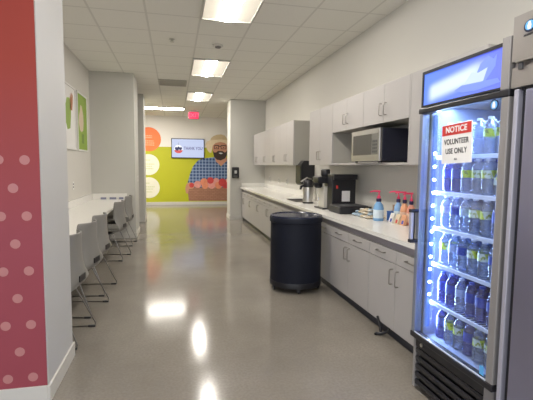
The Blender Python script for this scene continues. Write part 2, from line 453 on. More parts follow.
for a in ((-.30, .27, 8.57, 8.60), (-.30, .27, 9.14, 9.17), (-.30, -.27, 8.6, 9.14), (.24, .27, 8.6, 9.14)): f.box(*a, HC-.016, HC-.006)
obj('frame', f, M['vent'], t)
f = MB()
for k in range(11): f.box(-.27, .24, 8.615+.048*k, 8.640+.048*k, HC-.013, HC-.006)
obj('louvre', f, M['vent'], t)
t = thing('sprinkler', 'tiny ceiling sprinkler head left of the round detector', 'sprinkler', (-.012, 5.861, HC))
obj('plate', MB().lathe([(.04, HC-.001), (.04, HC-.006), (.014, HC-.012)], (-.012, 5.861, 0)), M['steel'], t)
obj('nozzle', MB().lathe([(.012, HC-.012), (.012, HC-.035), (.03, HC-.037), (.03, HC-.040)], (-.012, 5.861, 0)), M['steel'], t)
t = thing('smoke_detector', 'round white ceiling detector between the nearest two lights', 'smoke detector', (.628, 5.977, HC))
obj('base', MB().lathe([(.075, HC-.001), (.075, HC-.018), (.06, HC-.024)], (.628, 5.977, 0), 24), M['white'], t, True)
obj('sensor', MB().lathe([(.045, HC-.024), (.040, HC-.040), (.02, HC-.046)], (.628, 5.977, 0), 20), M['vent_d'], t, True)
t = thing('exit_sign', 'glowing red exit sign hanging from the lobby ceiling', 'sign', (.615, 13.1, HC))
obj('canopy', MB().box(.53, .70, 13.06, 13.14, HC-.03, HC-.001, .004), M['white'], t)
obj('housing', MB().box(.455, .775, 13.075, 13.125, HC-.275, HC-.03, .006), M['white'], t)
obj('face', MB().box(.463, .767, 13.068, 13.075, HC-.268, HC-.055), M['exit'], t)
text('lettering', 'EXIT', .17, (.615, 13.066, HC-.162), R_NY, M['exit_txt'], t, .003)

# ------------------------------------------------------------------ far wall graphics
YW = YF
t = thing('television', 'wall-mounted flat screen showing THANK YOU on the green and white wall', 'television', (.49, YW, 1.67))
obj('bezel', MB().box(-.09, 1.075, YW-.06, YW-.002, 1.672, 2.370, .008), M['black'], t)
obj('screen', MB().box(-.065, 1.05, YW-.0615, YW-.060, 1.70, 2.345), M['screen'], t)
text('lettering', 'THANK YOU!', .150, (.69, YW-.0632, 2.02), R_NY, M['screen_txt'], t, .0022, squash=.70)
sc_red = emis('red_screen_print', (.75, .10, .10), .5); sc_navy = emis('navy_screen_print', (.02, .03, .12), .5); sc_w = emis('white_screen_print', (.9, .92, 1.0), .62); sc_g = emis('grey_screen_print', (.35, .42, .5), .4)
e = obj('emblem', MB().disc((.16, 1.99), .15, 'y', YW-.0628, YW-.0616, 28), sc_w, t)
obj('emblem_bowl', MB().prism([(.16+.145*math.cos(PI+PI*k/14), 1.955+.11*math.sin(PI+PI*k/14)) for k in range(15)], 'y', YW-.0642, YW-.0630), sc_red, e)
obj('emblem_mark', MB().prism([(.03, 2.0), (.06, 2.07), (.12, 2.05), (.16, 2.09), (.21, 2.05), (.27, 2.07), (.29, 1.99), (.22, 1.95), (.18, 1.98), (.12, 1.93), (.07, 1.95)], 'y', YW-.0658, YW-.0645), sc_navy, e)
obj('emblem_stem', MB().box(.150, .165, YW-.0642, YW-.0630, 2.13, 2.22), sc_g, e)

def decal(name, label, cx, cz, r, m, lm, rows, group):
    t = thing('round_wall_art', label, 'wall decal', (cx, YW, cz), group)
    obj('disc', MB().disc((cx, cz), r, 'y', YW-.004, YW-.001, 48), m, t)
    for k, (z, a, b) in enumerate(rows):
        f = MB()
        x = cx+a
        while x < cx+b:
            w = random.uniform(.03, .07); f.box(x, min(x+w, cx+b), YW-.0055, YW-.0042, cz+z-.018, cz+z+.018); x += w+.014
        obj('print_line', f, lm, t)
decal('round_decal', 'orange round decal, topmost of the three circles', -.86, 2.318, .42, M['orange'], M['orange_line'],
      [(.12, -.28, .12), (.06, -.28, .12), (-.06, -.28, .16), (-.13, -.28, .20), (-.20, -.2, .2)], 'round wall decals')
decal('round_decal', 'cream round decal, the middle circle just under the orange one', -.875, 1.43, .37, M['cream'], M['cream_line'],
      [(.16, -.1, .06), (.02, -.25, .2), (-.06, -.25, .12), (-.14, -.2, .16)], 'round wall decals')
decal('round_decal', 'cream round decal, lowest of the three just above the baseboard', -.872, .617, .37, M['cream'], M['cream_line'],
      [(.16, -.1, .02), (.03, -.25, .2), (-.05, -.25, .14), (-.15, -.2, .12)], 'round wall decals')

POLY = dict(
 brim=[(1.107,2.18),(1.165,2.281),(1.28,2.334),(1.46,2.353),(1.678,2.373),(1.876,2.356),(2.008,2.301),(2.053,2.2),(1.979,2.111),(1.92,2.197),(1.803,2.253),(1.642,2.278),(1.482,2.238),(1.381,2.142),(1.344,1.983),(1.323,1.881),(1.25,1.895),(1.164,2.015)],
 crown=[(1.28,2.313),(1.323,2.414),(1.41,2.489),(1.526,2.535),(1.685,2.553),(1.817,2.514),(1.89,2.414),(1.92,2.313),(1.803,2.253),(1.642,2.278),(1.482,2.238)],
 face=[(1.359,2.099),(1.41,2.201),(1.511,2.261),(1.657,2.286),(1.803,2.26),(1.891,2.197),(1.921,2.052),(1.892,1.833),(1.818,1.715),(1.672,1.655),(1.54,1.682),(1.424,1.796),(1.373,1.94)],
 beard=[(1.373,1.969),(1.424,1.898),(1.497,1.899),(1.569,1.958),(1.642,1.952),(1.73,1.954),(1.803,1.904),(1.862,1.92),(1.913,2.008),(1.892,1.804),(1.818,1.679),(1.672,1.611),(1.526,1.638),(1.424,1.738)],
 neck=[(1.438,1.767),(1.862,1.759),(1.907,1.614),(1.687,1.407),(1.497,1.565)],
 mouth=[(1.584,1.879),(1.664,1.894),(1.752,1.874),(1.672,1.836)],
 shirt=[(.848,1.6),(1.005,1.667),(1.279,1.707),(1.453,1.724),(1.526,1.58),(1.672,1.392),(1.848,1.613),(1.921,1.702),(2.099,1.66),(2.382,1.524),(2.477,.598),(.444,.616),(.488,.848),(.575,1.151),(.676,1.397)],
 hand=[(.387,.588),(.431,.747),(.53,.804),(.673,.79),(.729,.66),(.672,.587),(.515,.558),(.486,.399),(.415,.414)],
 basket=[(.473,.616),(2.462,.628),(2.419,.12),(.513,.137)])
t = thing('wall_mural', 'printed wall mural of a bearded man in straw hat holding a basket of apples', 'mural', (1.4, YW, .12))
def layer(name, key, k, m):
    return obj(name, MB().prism(POLY[key], 'y', YW-.0020*k-.0018, YW-.0020*k-.0004), m, t)
layer('neck', 'neck', 1, M['skin']); layer('shirt', 'shirt', 0, M['plaid'])
layer('face', 'face', 2, M['skin']); layer('beard', 'beard', 3, M['beard']); layer('mouth', 'mouth', 4, M['tee'])
layer('hat_brim', 'brim', 4, M['straw2']); layer('hat_crown', 'crown', 3, M['straw'])
g = MB()
for a in ((1.43, 1.60), (1.67, 1.87)):
    for q in ((a[0], a[1], 2.135, 2.165), (a[0], a[1], 2.02, 2.04), (a[0], a[0]+.022, 2.02, 2.16), (a[1]-.022, a[1], 2.02, 2.16)): g.box(q[0], q[1], YW-.0098, YW-.0084, q[2], q[3])
g.box(1.60, 1.67, YW-.0098, YW-.0084, 2.11, 2.14)
for a in (1.515, 1.77): g.disc((a, 2.085), .03, 'y', YW-.0098, YW-.0084, 10, .014)
obj('glasses', g, M['ink'], t)
layer('basket', 'basket', 2, M['weave']); layer('hand', 'hand', 3, M['skin'])
AP = [((.615,.703),10),((.83,.732),15),((1.061,.82),16),((1.096,.688),14),((1.292,.878),14),((1.336,.718),17),((1.497,.85),14),((1.584,.703),15),((1.731,.806),17),((1.85,.703),14),((1.938,.836),14),((2.072,.732),15),((2.236,.806),15)]
for k, ((x, z), r) in enumerate(AP):
    obj('apple', MB().disc((x, z), r*.0086, 'y', YW-.0115-.0006*(k % 5), YW-.0085, 18), (M['apple_a'], M['apple_b'], M['apple_c'])[(k*2+k//3) % 3], t)

# ------------------------------------------------------------------ left alcove
t = thing('wall_counter', 'long white wall counter running along the alcove with chairs tucked under', 'counter', (-1.22, 5.7, .72))
obj('top', MB().box(XL+.002, -.925, 3.172, YN-.002, .72, .76, .003), M['quartz'], t)
obj('backsplash', MB().box(XL+.002, XL+.02, 3.172, YN-.002, .7605, .872, .002), M['quartz'], t)
obj('end_splash', MB().box(XL+.021, -.885, YN-.020, YN-.002, .7605, .872, .002), M['quartz'], t)
f = MB()
for y in (3.4, 4.95, 6.5, 7.95): f.prism([(XL+.002, .719), (-1.02, .719), (-1.02, .69), (XL+.04, .42), (XL+.002, .42)], 'y', y, y+.03)
obj('bracket', f, M['white'], t)
for k, (x, w, lab) in enumerate(((-1.36, .10, 'small blue-grey card against the end splash of the wall counter, nearer the wall'), (-1.20, .12, 'small blue-grey card against the end splash of the wall counter, middle one'), (-1.03, .08, 'small blue-grey card against the end splash of the wall counter, nearest the chairs'))):
    tag(obj('counter_card', MB().box(x, x+w, YN-.030, YN-.022, .7605, .80), mat('blue_grey_card_%d' % k, (.24, .25, .36), .6)), lab, 'card', 'cards on the wall counter')
def poster(y0, y1, label, bg, shapes):
    t = thing('framed_poster', label, 'poster', (XL, (y0+y1)/2, 1.64), 'framed posters')
    f = MB()
    x0, x1 = XL+.001, XL+.022
    for a in ((y0, y1, 1.64, 1.665), (y0, y1, 2.575, 2.60), (y0, y0+.025, 1.665, 2.575), (y1-.025, y1, 1.665, 2.575)): f.box(x0, x1, *a)
    obj('frame', f, M['frame_w'], t)
    p = obj('print', MB().box(XL+.001, XL+.012, y0+.025, y1-.025, 1.665, 2.575), bg, t)
    for n, pts, m in shapes: obj(n, MB().prism([(y0+a*(y1-y0), 1.64+b*.96) for a, b in pts], 'x', XL+.0121, XL+.0135), m, p)
def ell(cx, cy, rx, ry, n=20, a0=0, a1=2*PI): return [(cx+rx*math.cos(a0+(a1-a0)*k/n), cy+ry*math.sin(a0+(a1-a0)*k/n)) for k in range(n)]
poster(6.27, 7.0, 'framed poster with white background and a green cluster topped in rust brown', M['paper'],
       [('green_shape', [(.30, .30), (.52, .33), (.60, .52), (.62, .72), (.50, .80), (.30, .78), (.14, .62), (.16, .42)], M['green_art']),
        ('rust_shape', [(.52, .62), (.72, .62), (.78, .74), (.80, .86), (.70, .90), (.66, .80), (.60, .88), (.54, .78)], M['rust_art'])])
poster(7.125, 7.87, 'framed poster with green background and a pale hand-like pear shape', M['green_art'],
       [('pear_shape', [(.24, .36), (.40, .33), (.56, .37), (.62, .50), (.60, .64), (.46, .78), (.34, .80), (.28, .70), (.18, .60), (.14, .48)], M['pale_art']),
        ('small_print', [(.40, .14), (.62, .14), (.62, .30), (.40, .30)], mat('dark_leaf_print', (.17, .27, .05), .6))])
def outlet(name, label, cat, box, slots, group=None):
    t = thing(name, label, cat, tuple((box[i]+box[i+1])/2 for i in (0, 2, 4)), group)
    obj('plate', MB().box(*box, .002, 1), M['outlet'], t)
    s = MB()
    for q in slots: s.box(*q)
    obj('socket' if cat == 'outlet' else 'toggle', s, M['white'] if cat != 'outlet' else M['darkgrey'], t)
outlet('wall_outlet', 'white outlet plate low on the alcove wall under the posters', 'outlet', (XL+.001, XL+.007, 6.72, 6.80, 1.03, 1.15), [(XL+.007, XL+.009, 6.742, 6.778, 1.10, 1.125), (XL+.007, XL+.009, 6.742, 6.778, 1.055, 1.08)])
outlet('light_switch', 'white light switch on the end of the left stub wall', 'switch', (-.731, -.725, 8.70, 8.78, 1.08, 1.20), [(-.725, -.718, 8.73, 8.75, 1.12, 1.16)])

# chairs: built once at the origin, facing +X, then turned to face the counter
def make_chair():
    t = thing('shell_chair', 'pale grey plastic shell chair with sled base, nearest the front pillar', 'chair', (0, 0, 0), 'shell chairs along the wall counter')
    prof = [(.235, .418), (.232, .440), (.215, .452), (.16, .452), (.08, .442), (0, .432), (-.08, .420), (-.14, .410), (-.195, .408), (-.238, .424), (-.264, .456), (-.272, .505), (-.268, .57), (-.260, .64), (-.256, .71), (-.256, .77), (-.259, .83), (-.262, .862), (-.263, .874)]
    hw = [.19, .215, .23, .238, .242, .244, .245, .245, .243, .240, .234, .226, .216, .209, .204, .199, .193, .184, .170]
    bm = bmesh.new(); NU = 16; rows = []
    for i, ((f, z), w) in enumerate(zip(prof, hw)):
        row = []
        for j in range(NU+1):
            u = -1+2*j/NU; a = abs(u)**2.6
            back = max(0, min(1, (z-.44)/.16)) if f < 0 else 0
            seatl = (1-back)*(.045 if -.2 < f < .2 else .020)
            row.append(bm.verts.new((f+back*.085*a, u*w, z+seatl*a)))
        rows.append(row)
    for i in range(len(rows)-1):
        for j in range(NU):
            bm.faces.new((rows[i][j], rows[i][j+1], rows[i+1][j+1], rows[i+1][j]))
    m = MB(); m.bm = bm
    o = obj('shell', m, M['shell'], t, True)
    so = o.modifiers.new('thick', 'SOLIDIFY'); so.thickness = .011; so.offset = 0
    sb = o.modifiers.new('sub', 'SUBSURF'); sb.levels = 1; sb.render_levels = 1
    obj('hand_slot', MB().prism([(.065, .480), (.065, .530), (-.065, .530), (-.065, .480)], 'x', -.2815, -.2740), M['black'], t)  # black plate stands in for the dark inside of an open slot
    obj('seat_pan', MB().box(-.10, .14, -.15, .15, .386, .402, .006), M['darkgrey'], t)
    for s in (-1, 1):
        y = s*.225
        p = [(.10, s*.12, .395), (.13, s*.17, .392), (.19, y, .03), (.175, y, .009), (.15, y, .0065), (-.26, y, .0065), (-.29, y, .009), (-.305, y, .03), (-.15, s*.17, .392), (-.12, s*.12, .395)]
        obj('sled_leg', MB().tube(p, .0062, 8), M['rod'], t, True)
        obj('glide', MB().box(-.30, -.24, y-.011, y+.011, .0005, .016, .003), M['white'] if False else M['darkgrey'], t)
    obj('cross_rod', MB().tube([(.12, -.15, .396), (.12, .15, .396)], .006).tube([(-.13, -.15, .393), (-.13, .15, .393)], .006), M['rod'], t, True)
    return t
ch0 = make_chair()
spots = [(-1.01, 3.52, -.12, None), (-1.01, 4.20, -.20, 'pale grey plastic shell chair with sled base, second from the front pillar'),
         (-1.01, 4.83, -.14, 'pale grey plastic shell chair with sled base, middle one of the five'),
         (-1.01, 6.48, -.16, 'pale grey plastic shell chair with sled base, fourth, just beyond the gap in the row'),
         (-1.0, 7.60, -.08, 'pale grey plastic shell chair with sled base, farthest, beside the stub wall')]
for k, (x, y, a, lab) in enumerate(spots):
    if k == 0: ch0.location = (x, y, 0); ch0.rotation_euler = (0, 0, PI+a)
    else: dup(ch0, (x, y, 0), PI+a, lab)

# ------------------------------------------------------------------ right side: base cabinets, worktop
XF = 1.735           # face of the doors
def pull(mb, x, y0, y1, z0, z1):
    """bar pull standing off a front that faces -X, between two ends"""
    r = .0045
    mb.tube([(x, y0, z0), (x-.026, y0, z0), (x-.032, y0+(y1-y0)*.06, z0+(z1-z0)*.06), (x-.032, y1-(y1-y0)*.06, z1-(z1-z0)*.06), (x-.026, y1, z1), (x, y1, z1)], r, 6)
    return mb
def base_unit(yc, hw, label, drawers=True):
    t = thing('base_cabinet', label, 'cabinet', (2.05, yc, 0), 'base cabinets under the worktop')
    y0, y1 = yc-hw, yc+hw
    obj('carcass', MB().box(XF+.021, XR-.003, y0+.001, y1-.001, .105, .755), M['lam_side'], t)
    obj('rail', MB().box(XF+.022, XR-.003, y0+.001, y1-.001, .7555, .824), M['band'], t)
    obj('toe_kick', MB().box(1.775, XR-.003, y0+.001, y1-.001, .0, .1045), M['toe'], t)
    for s in (0, 1):
        a, b = (y0+.002, yc-.0015) if s == 0 else (yc+.0015, y1-.002)
        d = obj('door', MB().box(XF, XF+.02, a, b, .088, .640, .0015, 1), M['lam'], t)
        yh = yc-.045 if s == 0 else yc+.045
        obj('handle', pull(MB(), XF, yh, yh, .468, .592), M['pull'], d, True)
        w = obj('drawer', MB().box(XF, XF+.02, a, b, .645, .752, .0015, 1), M['lam'], t)
        m = (a+b)/2
        obj('handle', pull(MB(), XF, m-.065, m+.065, .705, .705), M['pull'], w, True)
names = {2.90: 'beside the glass-door cooler', 3.815: 'second from the glass-door cooler', 4.73: 'behind the black barrel', 5.645: 'under the sink area, beyond the barrel',
         6.56: 'fifth from the cooler, mostly behind the barrel', 7.475: 'fourth from the far stub wall', 8.39: 'third from the far stub wall', 9.305: 'second from the far stub wall', 10.17: 'against the far stub wall'}
for yc, n in names.items():
    base_unit(yc, .4575 if yc < 10 else .405, 'two-door laminate base cabinet, '+n)
t = thing('worktop', 'long white quartz worktop running down the right wall over the cabinets', 'countertop', (2.03, 6.5, .824))
# worktop with an opening for the sink
SX0, SX1, SY0, SY1 = 1.86, 2.20, 6.02, 6.80
f = MB()
f.box(1.70, SX0, 2.275, YD-.003, .826, .862); f.box(SX1, XR-.003, 2.275, YD-.003, .826, .862)
f.box(SX0, SX1, 2.275, SY0, .826, .862); f.box(SX0, SX1, SY1, YD-.003, .826, .862)
obj('top', f, M['quartz'], t)
obj('backsplash', MB().box(XR-.022, XR-.003, 5.3, YD-.003, .8625, .965, .002), M['quartz'], t)
obj('end_splash', MB().box(1.735, XR-.023, YD-.022, YD-.003, .8625, .965, .002), M['quartz'], t)
t = thing('sink', 'dark undermount sink basin let into the worktop behind the airpot', 'sink', (2.03, 6.41, .66))
f = MB()
f.box(SX0+.002, SX1-.002, SY0+.002, SY1-.002, .835, .837)
f = MB()
f.box(SX0+.001, SX0+.008, SY0+.001, SY1-.001, .827, .850); f.box(SX1-.008, SX1-.001, SY0+.001, SY1-.001, .827, .850)
f.box(SX0+.008, SX1-.008, SY0+.001, SY0+.008, .827, .850); f.box(SX0+.008, SX1-.008, SY1-.008, SY1-.001, .827, .850)
f.box(SX0+.008, SX1-.008, SY0+.008, SY1-.008, .8265, .832)
obj('basin', f, mat('dark_sink_steel', (.10, .095, .085), .4, .5), t)
obj('drain', MB().lathe([(.04, .8321), (.04, .834), (.02, .8345)], (2.03, 6.41, 0), 20), M['steel'], t)
t = thing('faucet', 'slim chrome gooseneck faucet behind the sink', 'faucet', (2.27, 6.30, .862))
obj('base', MB().lathe([(.028, .8625), (.028, .880), (.016, .888)], (2.27, 6.30, 0)), M['steel'], t, True)
pts = [(2.27, 6.30, .885), (2.27, 6.30, 1.12)]+[(2.20+.07*math.cos(a), 6.30, 1.12+.07*math.sin(a)) for a in [PI*k/8 for k in range(1, 9)]]+[(2.13, 6.30, 1.06)]
obj('spout', MB().tube(pts, .012, 10), M['steel'], t, True)
obj('lever', MB().tube([(2.27, 6.285, .90), (2.27, 6.22, .93)], .006), M['steel'], t, True)

# ------------------------------------------------------------------ upper cabinets
XU = 2.04
def upper(y0, y1, z0, z1, label, handles='bottom', low=1.445):
    t = thing('wall_cabinet', label, 'cabinet', (2.2, (y0+y1)/2, z0), 'wall cabinets')
    obj('carcass', MB().box(XU+.021, XR-.003, y0+.001, y1-.001, z0+.001, z1-.001), M['lam_side'], t)
    yc = (y0+y1)/2
    for s in (0, 1):
        a, b = (y0+.002, yc-.0015) if s == 0 else (yc+.0015, y1-.002)
        d = obj('door', MB().box(XU, XU+.02, a, b, z0, z1, .0015, 1), M['lam'], t)
        yh = yc-.045 if s == 0 else yc+.045
        obj('handle', pull(MB(), XU, yh, yh, z0+.075, z0+.19), M['pull'], d, True)
    return t
for k, lab in enumerate(('nearest of the far group, showing its grey end panel', 'second of the far group from the grey end panel', 'third of the far group from the grey end panel', 'farthest, against the stub wall')):
    a = 6.87+.915*k
    upper(a, min(a+.915, YD-.02), 1.445, 2.225, 'two-door pale laminate wall cabinet, '+lab)
upper(5.085, 6.01, 1.445, 2.245, 'tall two-door wall cabinet above the coffee brewer')
upper(4.187, 5.083, 1.865, 2.245, 'short two-door wall cabinet above the empty side of the niche')
upper(3.285, 4.185, 1.865, 2.245, 'short two-door wall cabinet directly above the microwave')
upper(2.37, 3.262, 1.445, 2.245, 'wall cabinet partly hidden behind the glass-door cooler')
tag(obj('cabinet_filler', MB().box(XU, XR-.003, 3.264, 3.283, 1.445, 2.245), M['lam']), 'narrow pale filler panel closing the right side of microwave niche', 'panel')
t = thing('niche_shelf', 'pale open shelf board carrying the microwave between wall cabinets', 'shelf', (2.2, 4.18, 1.445))
obj('board', MB().box(XU, XR-.003, 3.285, 5.083, 1.445, 1.468, .001, 1), M['lam'], t)
obj('back_panel', MB().box(XR-.012, XR-.003, 3.285, 5.083, 1.469, 1.863), M['lam'], t)
# microwave
t = thing('microwave', 'stainless front microwave with dark sides standing in the cabinet niche', 'microwave', (2.15, 4.0, 1.468))
y0, y1, z0, z1, xf = 3.68, 4.33, 1.484, 1.812, 1.975
obj('body', MB().box(xf+.03, 2.345, y0, y1, z0, z1, .004, 1), mat('navy_black_casing', (.016, .018, .034), .45), t)
d = obj('door', MB().box(xf, xf+.029, y0, y1, z0, z1, .004, 1), M['steel'], t)
obj('window', MB().box(xf-.0015, xf-.0002, y0+.17, y1-.045, z0+.065, z1-.05), M['darkglass'], d)
obj('control_panel', MB().box(xf-.0015, xf-.0002, y0+.03, y0+.165, z0+.065, z1-.05), mat('grey_control_panel', (.16, .155, .14), .3), d)
f = MB()
for r in range(4):
    for c in range(3): f.box(xf-.0035, xf-.0016, y0+.05+.034*c, y0+.075+.034*c, z0+.085+.035*r, z0+.105+.035*r)
obj('button', f, M['darkgrey'], d)
for x in (2.02, 2.30):
    for y in (y0+.05, y1-.05): obj('foot', MB().lathe([(.015, 1.4685), (.017, z0)], (x, y, 0), 10), M['black'], t)
tag(obj('power_cord', MB().tube([(2.355, 3.38, 1.46), (2.362, 3.30, 1.40), (2.364, 3.20, 1.33), (2.364, 3.10, 1.28)], .005), M['black'], smooth=True), 'thin dark power cord hanging under the wall cabinet beside the cooler', 'cord')

# ------------------------------------------------------------------ wall fittings
for k, y in enumerate((10.02, 9.11, 8.43)):
    outlet('wall_outlet', 'white outlet plate above the worktop, %s of three from the far stub wall' % ('first', 'second', 'third')[k], 'outlet',
           (XR-.009, XR-.001, y-.045, y+.045, 1.03, 1.16), [(XR-.0105, XR-.009, y-.018, y+.018, 1.055, 1.085), (XR-.0105, XR-.009, y-.018, y+.018, 1.105, 1.135)], 'outlets above the worktop')
t = thing('wall_mounted_dispenser', 'black wall-mounted paper towel dispenser above the sink', 'dispenser', (2.25, 6.83, 1.09))
f = MB(); f.prism([(2.13, 1.12), (2.16, 1.095), (XR-.001, 1.095), (XR-.001, 1.52), (2.18, 1.52), (2.13, 1.46)], 'y', 6.67, 6.98)
obj('housing', f, M['black'], t)
obj('front_cover', MB().prism([(2.118, 1.14), (2.129, 1.14), (2.129, 1.45), (2.118, 1.43)], 'y', 6.685, 6.965), mat('smoked_cover', (.014, .015, .014), .45), t)
obj('paper_sheet', MB().box(2.20, 2.203, 6.74, 6.91, 1.05, 1.0945), M['paper'], t)
t = thing('hand_sanitizer_dispenser', 'black hand sanitizer dispenser on the face of the right stub wall', 'dispenser', (1.567, YD, 1.09))
obj('housing', MB().box(1.475, 1.657, YD-.11, YD-.002, 1.10, 1.385, .02, 3), M['black'], t)
obj('window', MB().box(1.535, 1.597, YD-.113, YD-.1105, 1.22, 1.30), M['steel'], t)
obj('drip_lever', MB().box(1.515, 1.617, YD-.125, YD-.111, 1.11, 1.17, .006), M['darkgrey'], t)

# ------------------------------------------------------------------ things on the worktop
ZT = .8625
t = thing('airpot', 'tall stainless airpot with black pump lid beside the sink', 'airpot', (1.997, 5.90, ZT))
x, y = 1.997, 5.90
obj('base', MB().lathe([(.082, ZT), (.082, ZT+.022)], (x, y, 0), 24), M['black'], t)
obj('body', MB().lathe([(.078, ZT+.022), (.080, ZT+.04), (.080, ZT+.225), (.072, ZT+.245)], (x, y, 0), 28), M['steel'], t, True)
obj('lid', MB().lathe([(.074, ZT+.245), (.080, ZT+.26), (.076, ZT+.33), (.055, ZT+.355)], (x, y, 0), 24), M['black'], t, True)
obj('spout', MB().prism([(x-.06, ZT+.29), (x-.125, ZT+.265), (x-.135, ZT+.21), (x-.115, ZT+.21), (x-.10, ZT+.25), (x-.06, ZT+.26)], 'y', y-.022, y+.022), M['black'], t)
obj('lever', MB().tube([(x+.05, y, ZT+.36), (x-.02, y, ZT+.385), (x-.12, y, ZT+.33)], [.012, .014, .010], 8), M['steel'], t, True)
# coffee brewer
t = thing('coffee_brewer', 'coffee brewer with black overhanging head and white column on flat base', 'coffee machine', (2.0, 5.1, ZT))
obj('base', MB().box(1.885, 2.10, 4.985, 5.30, ZT, ZT+.016, .004), M['black'], t)
obj('column', MB().box(2.005, 2.095, 5.03, 5.24, ZT+.016, ZT+.34, .006), mat('graphite_side', (.10, .095, .09), .4), t)
obj('front_panel', MB().box(1.925, 2.0045, 5.035, 5.235, ZT+.016, ZT+.30, .004), mat('cream_panel', (.55, .53, .48), .4), t)
obj('head', MB().box(1.835, 2.09, 5.025, 5.245, ZT+.341, ZT+.425, .014, 3), M['black'], t)
obj('funnel', MB().lathe([(.035, ZT+.275), (.055, ZT+.295), (.062, ZT+.3405)], (1.880, 5.14, 0), 24), M['black'], t, True)
obj('hopper', MB().lathe([(.05, ZT+.4255), (.062, ZT+.45), (.062, ZT+.51), (.05, ZT+.525)], (1.98, 5.14, 0), 20), M['black'], t, True)
t = thing('soap_bottle', 'clear soap bottle with blue and white label beside the brewer column', 'bottle', (2.04, 5.44, ZT))
x, y = 2.045, 5.45
obj('body', MB().lathe([(.038, ZT), (.042, ZT+.02), (.042, ZT+.17), (.015, ZT+.20)], (x, y, 0), 18), mat('cloudy_plastic', (.46, .45, .40), .25), t, True)
obj('label', MB().lathe([(.0425, ZT+.08), (.0425, ZT+.125)], (x, y, 0), 18, cap=False), mat('blue_label', (.05, .16, .50), .5), t, True)
obj('cap', MB().lathe([(.016, ZT+.20), (.016, ZT+.24), (.010, ZT+.245)], (x, y, 0), 14), M['white'], t, True)
# black hot-drink machine
t = thing('beverage_machine', 'tall black beverage machine with white sticker on its side', 'coffee machine', (2.1, 4.8, ZT))
y0, y1 = 4.80, 4.975
obj('tower', MB().box(1.945, 2.265, y0, y1, ZT, ZT+.465, .008), M['black'], t)
obj('tray', MB().box(1.90, 2.31, 4.44, y0-.001, ZT, ZT+.085, .012, 3), M['black'], t)
obj('tray_grid', MB().box(1.93, 2.28, 4.48, 4.82, ZT+.0855, ZT+.092), M['darkgrey'], t)
obj('sticker', MB().box(2.075, 2.185, y0-.0018, y0-.0005, ZT+.12, ZT+.255), M['paper'], t)
obj('hood', MB().box(1.945, 2.265, y0-.05, y0-.0005, ZT+.40, ZT+.465, .006), M['black'], t)
obj('indicator', MB().box(1.995, 2.02, y0-.003, y0-.0005, ZT+.285, ZT+.325), M['red'], t)
# heap of wrapped snacks
pk = [M['packA'], M['packB'], M['packC']]
def packet(m):
    bm = bmesh.new(); NX, NY = 6, 4; top = []; bot = []
    for i in range(NX+1):
        a, b = [], []
        for j in range(NY+1):
            u, v = -1+2*i/NX, -1+2*j/NY
            h = .0125*((1-u**4)*(1-v**2))**.7
            a.append(bm.verts.new((u*.031, v*.021, .0135+h))); b.append(bm.verts.new((u*.031, v*.021, .013-h)))
        top.append(a); bot.append(b)
    for i in range(NX):
        for j in range(NY):
            bm.faces.new((top[i][j], top[i+1][j], top[i+1][j+1], top[i][j+1])); bm.faces.new((bot[i][j], bot[i][j+1], bot[i+1][j+1], bot[i+1][j]))
    bmesh.ops.remove_doubles(bm, verts=bm.verts, dist=.0012)
    mb = MB(); mb.bm = bm
    return obj('snack_packet', mb, m, smooth=True)
LAB = ('cream wrapped snack packet in the loose heap beside the black machine', 'white wrapped snack packet in the loose heap beside the black machine', 'pale blue wrapped snack packet in the loose heap beside the black machine')
GR = ('cream packets in the snack heap', 'white packets in the snack heap', 'pale blue packets in the snack heap')
protos = {}
rnd = random.Random(3)
heap = []
for lvl, (nx, ny) in enumerate(((4, 7), (3, 6), (2, 4))):
    for i in range(nx):
        for j in range(ny):
            heap.append((2.135+.056*(i-(nx-1)/2)+rnd.uniform(-.010, .010), 4.185+.060*(j-(ny-1)/2)+rnd.uniform(-.008, .008), ZT+.004+.030*lvl, rnd.uniform(-1.3, 1.3)))
for k, (x, y, z, a) in enumerate(heap):
    c = (0, 1, 0, 2, 0, 1)[(k*5+k//4) % 6]
    if y > 4.29 and x < 2.13: c = 2
    if c not in protos:
        o = packet(pk[c]); protos[c] = o
    else:
        o = protos[c].copy(); C.objects.link(o)
    o.location = (x, y, z); o.rotation_euler = (rnd.uniform(-.16, .16), rnd.uniform(-.16, .16), a)
    tag(o, LAB[c], 'snack packet', GR[c])
# pump bottles
def pump_bottle(x, y, r, h, m, label, lm, pump, yaw):
    t = thing('pump_bottle', label, 'bottle', (x, y, ZT), 'pump bottles on the worktop')
    obj('body', MB().lathe([(r*.92, ZT), (r, ZT+.01), (r, ZT+h*.62), (r*.85, ZT+h*.82), (r*.45, ZT+h*.97), (r*.42, ZT+h)], (x, y, 0), 24), m, t, True)
    obj('label', MB().lathe([(r+.0006, ZT+h*.14), (r+.0006, ZT+h*.58)], (x, y, 0), 24, cap=False), lm, t, True)
    obj('collar', MB().lathe([(r*.46, ZT+h), (r*.5, ZT+h+.006), (r*.5, ZT+h+.03), (r*.34, ZT+h+.036)], (x, y, 0), 18), M['collar'], t, True)
    z = ZT+h+.036
    dx, dy = math.cos(yaw), math.sin(yaw)
    pm = MB().lathe([(r*.38, z), (r*.36, z+.018), (r*.16, z+.03), (r*.15, z+.062), (r*.26, z+.064), (r*.26, z+.078)], (x, y, 0), 14)
    pm.tube([(x-dx*.012, y-dy*.012, z+.071), (x+dx*.05, y+dy*.05, z+.073), (x+dx*.085, y+dy*.085, z+.066), (x+dx*.09, y+dy*.09, z+.056)], [.010, .009, .0065, .006], 8)
    obj('pump', pm, pump, t, True)
bl = mat('pale_sky_label', (.62, .72, .80), .4, var=.25, scale=30)
ol = mat('peach_stripe_label', (.78, .56, .44), .4, var=.3, scale=30)
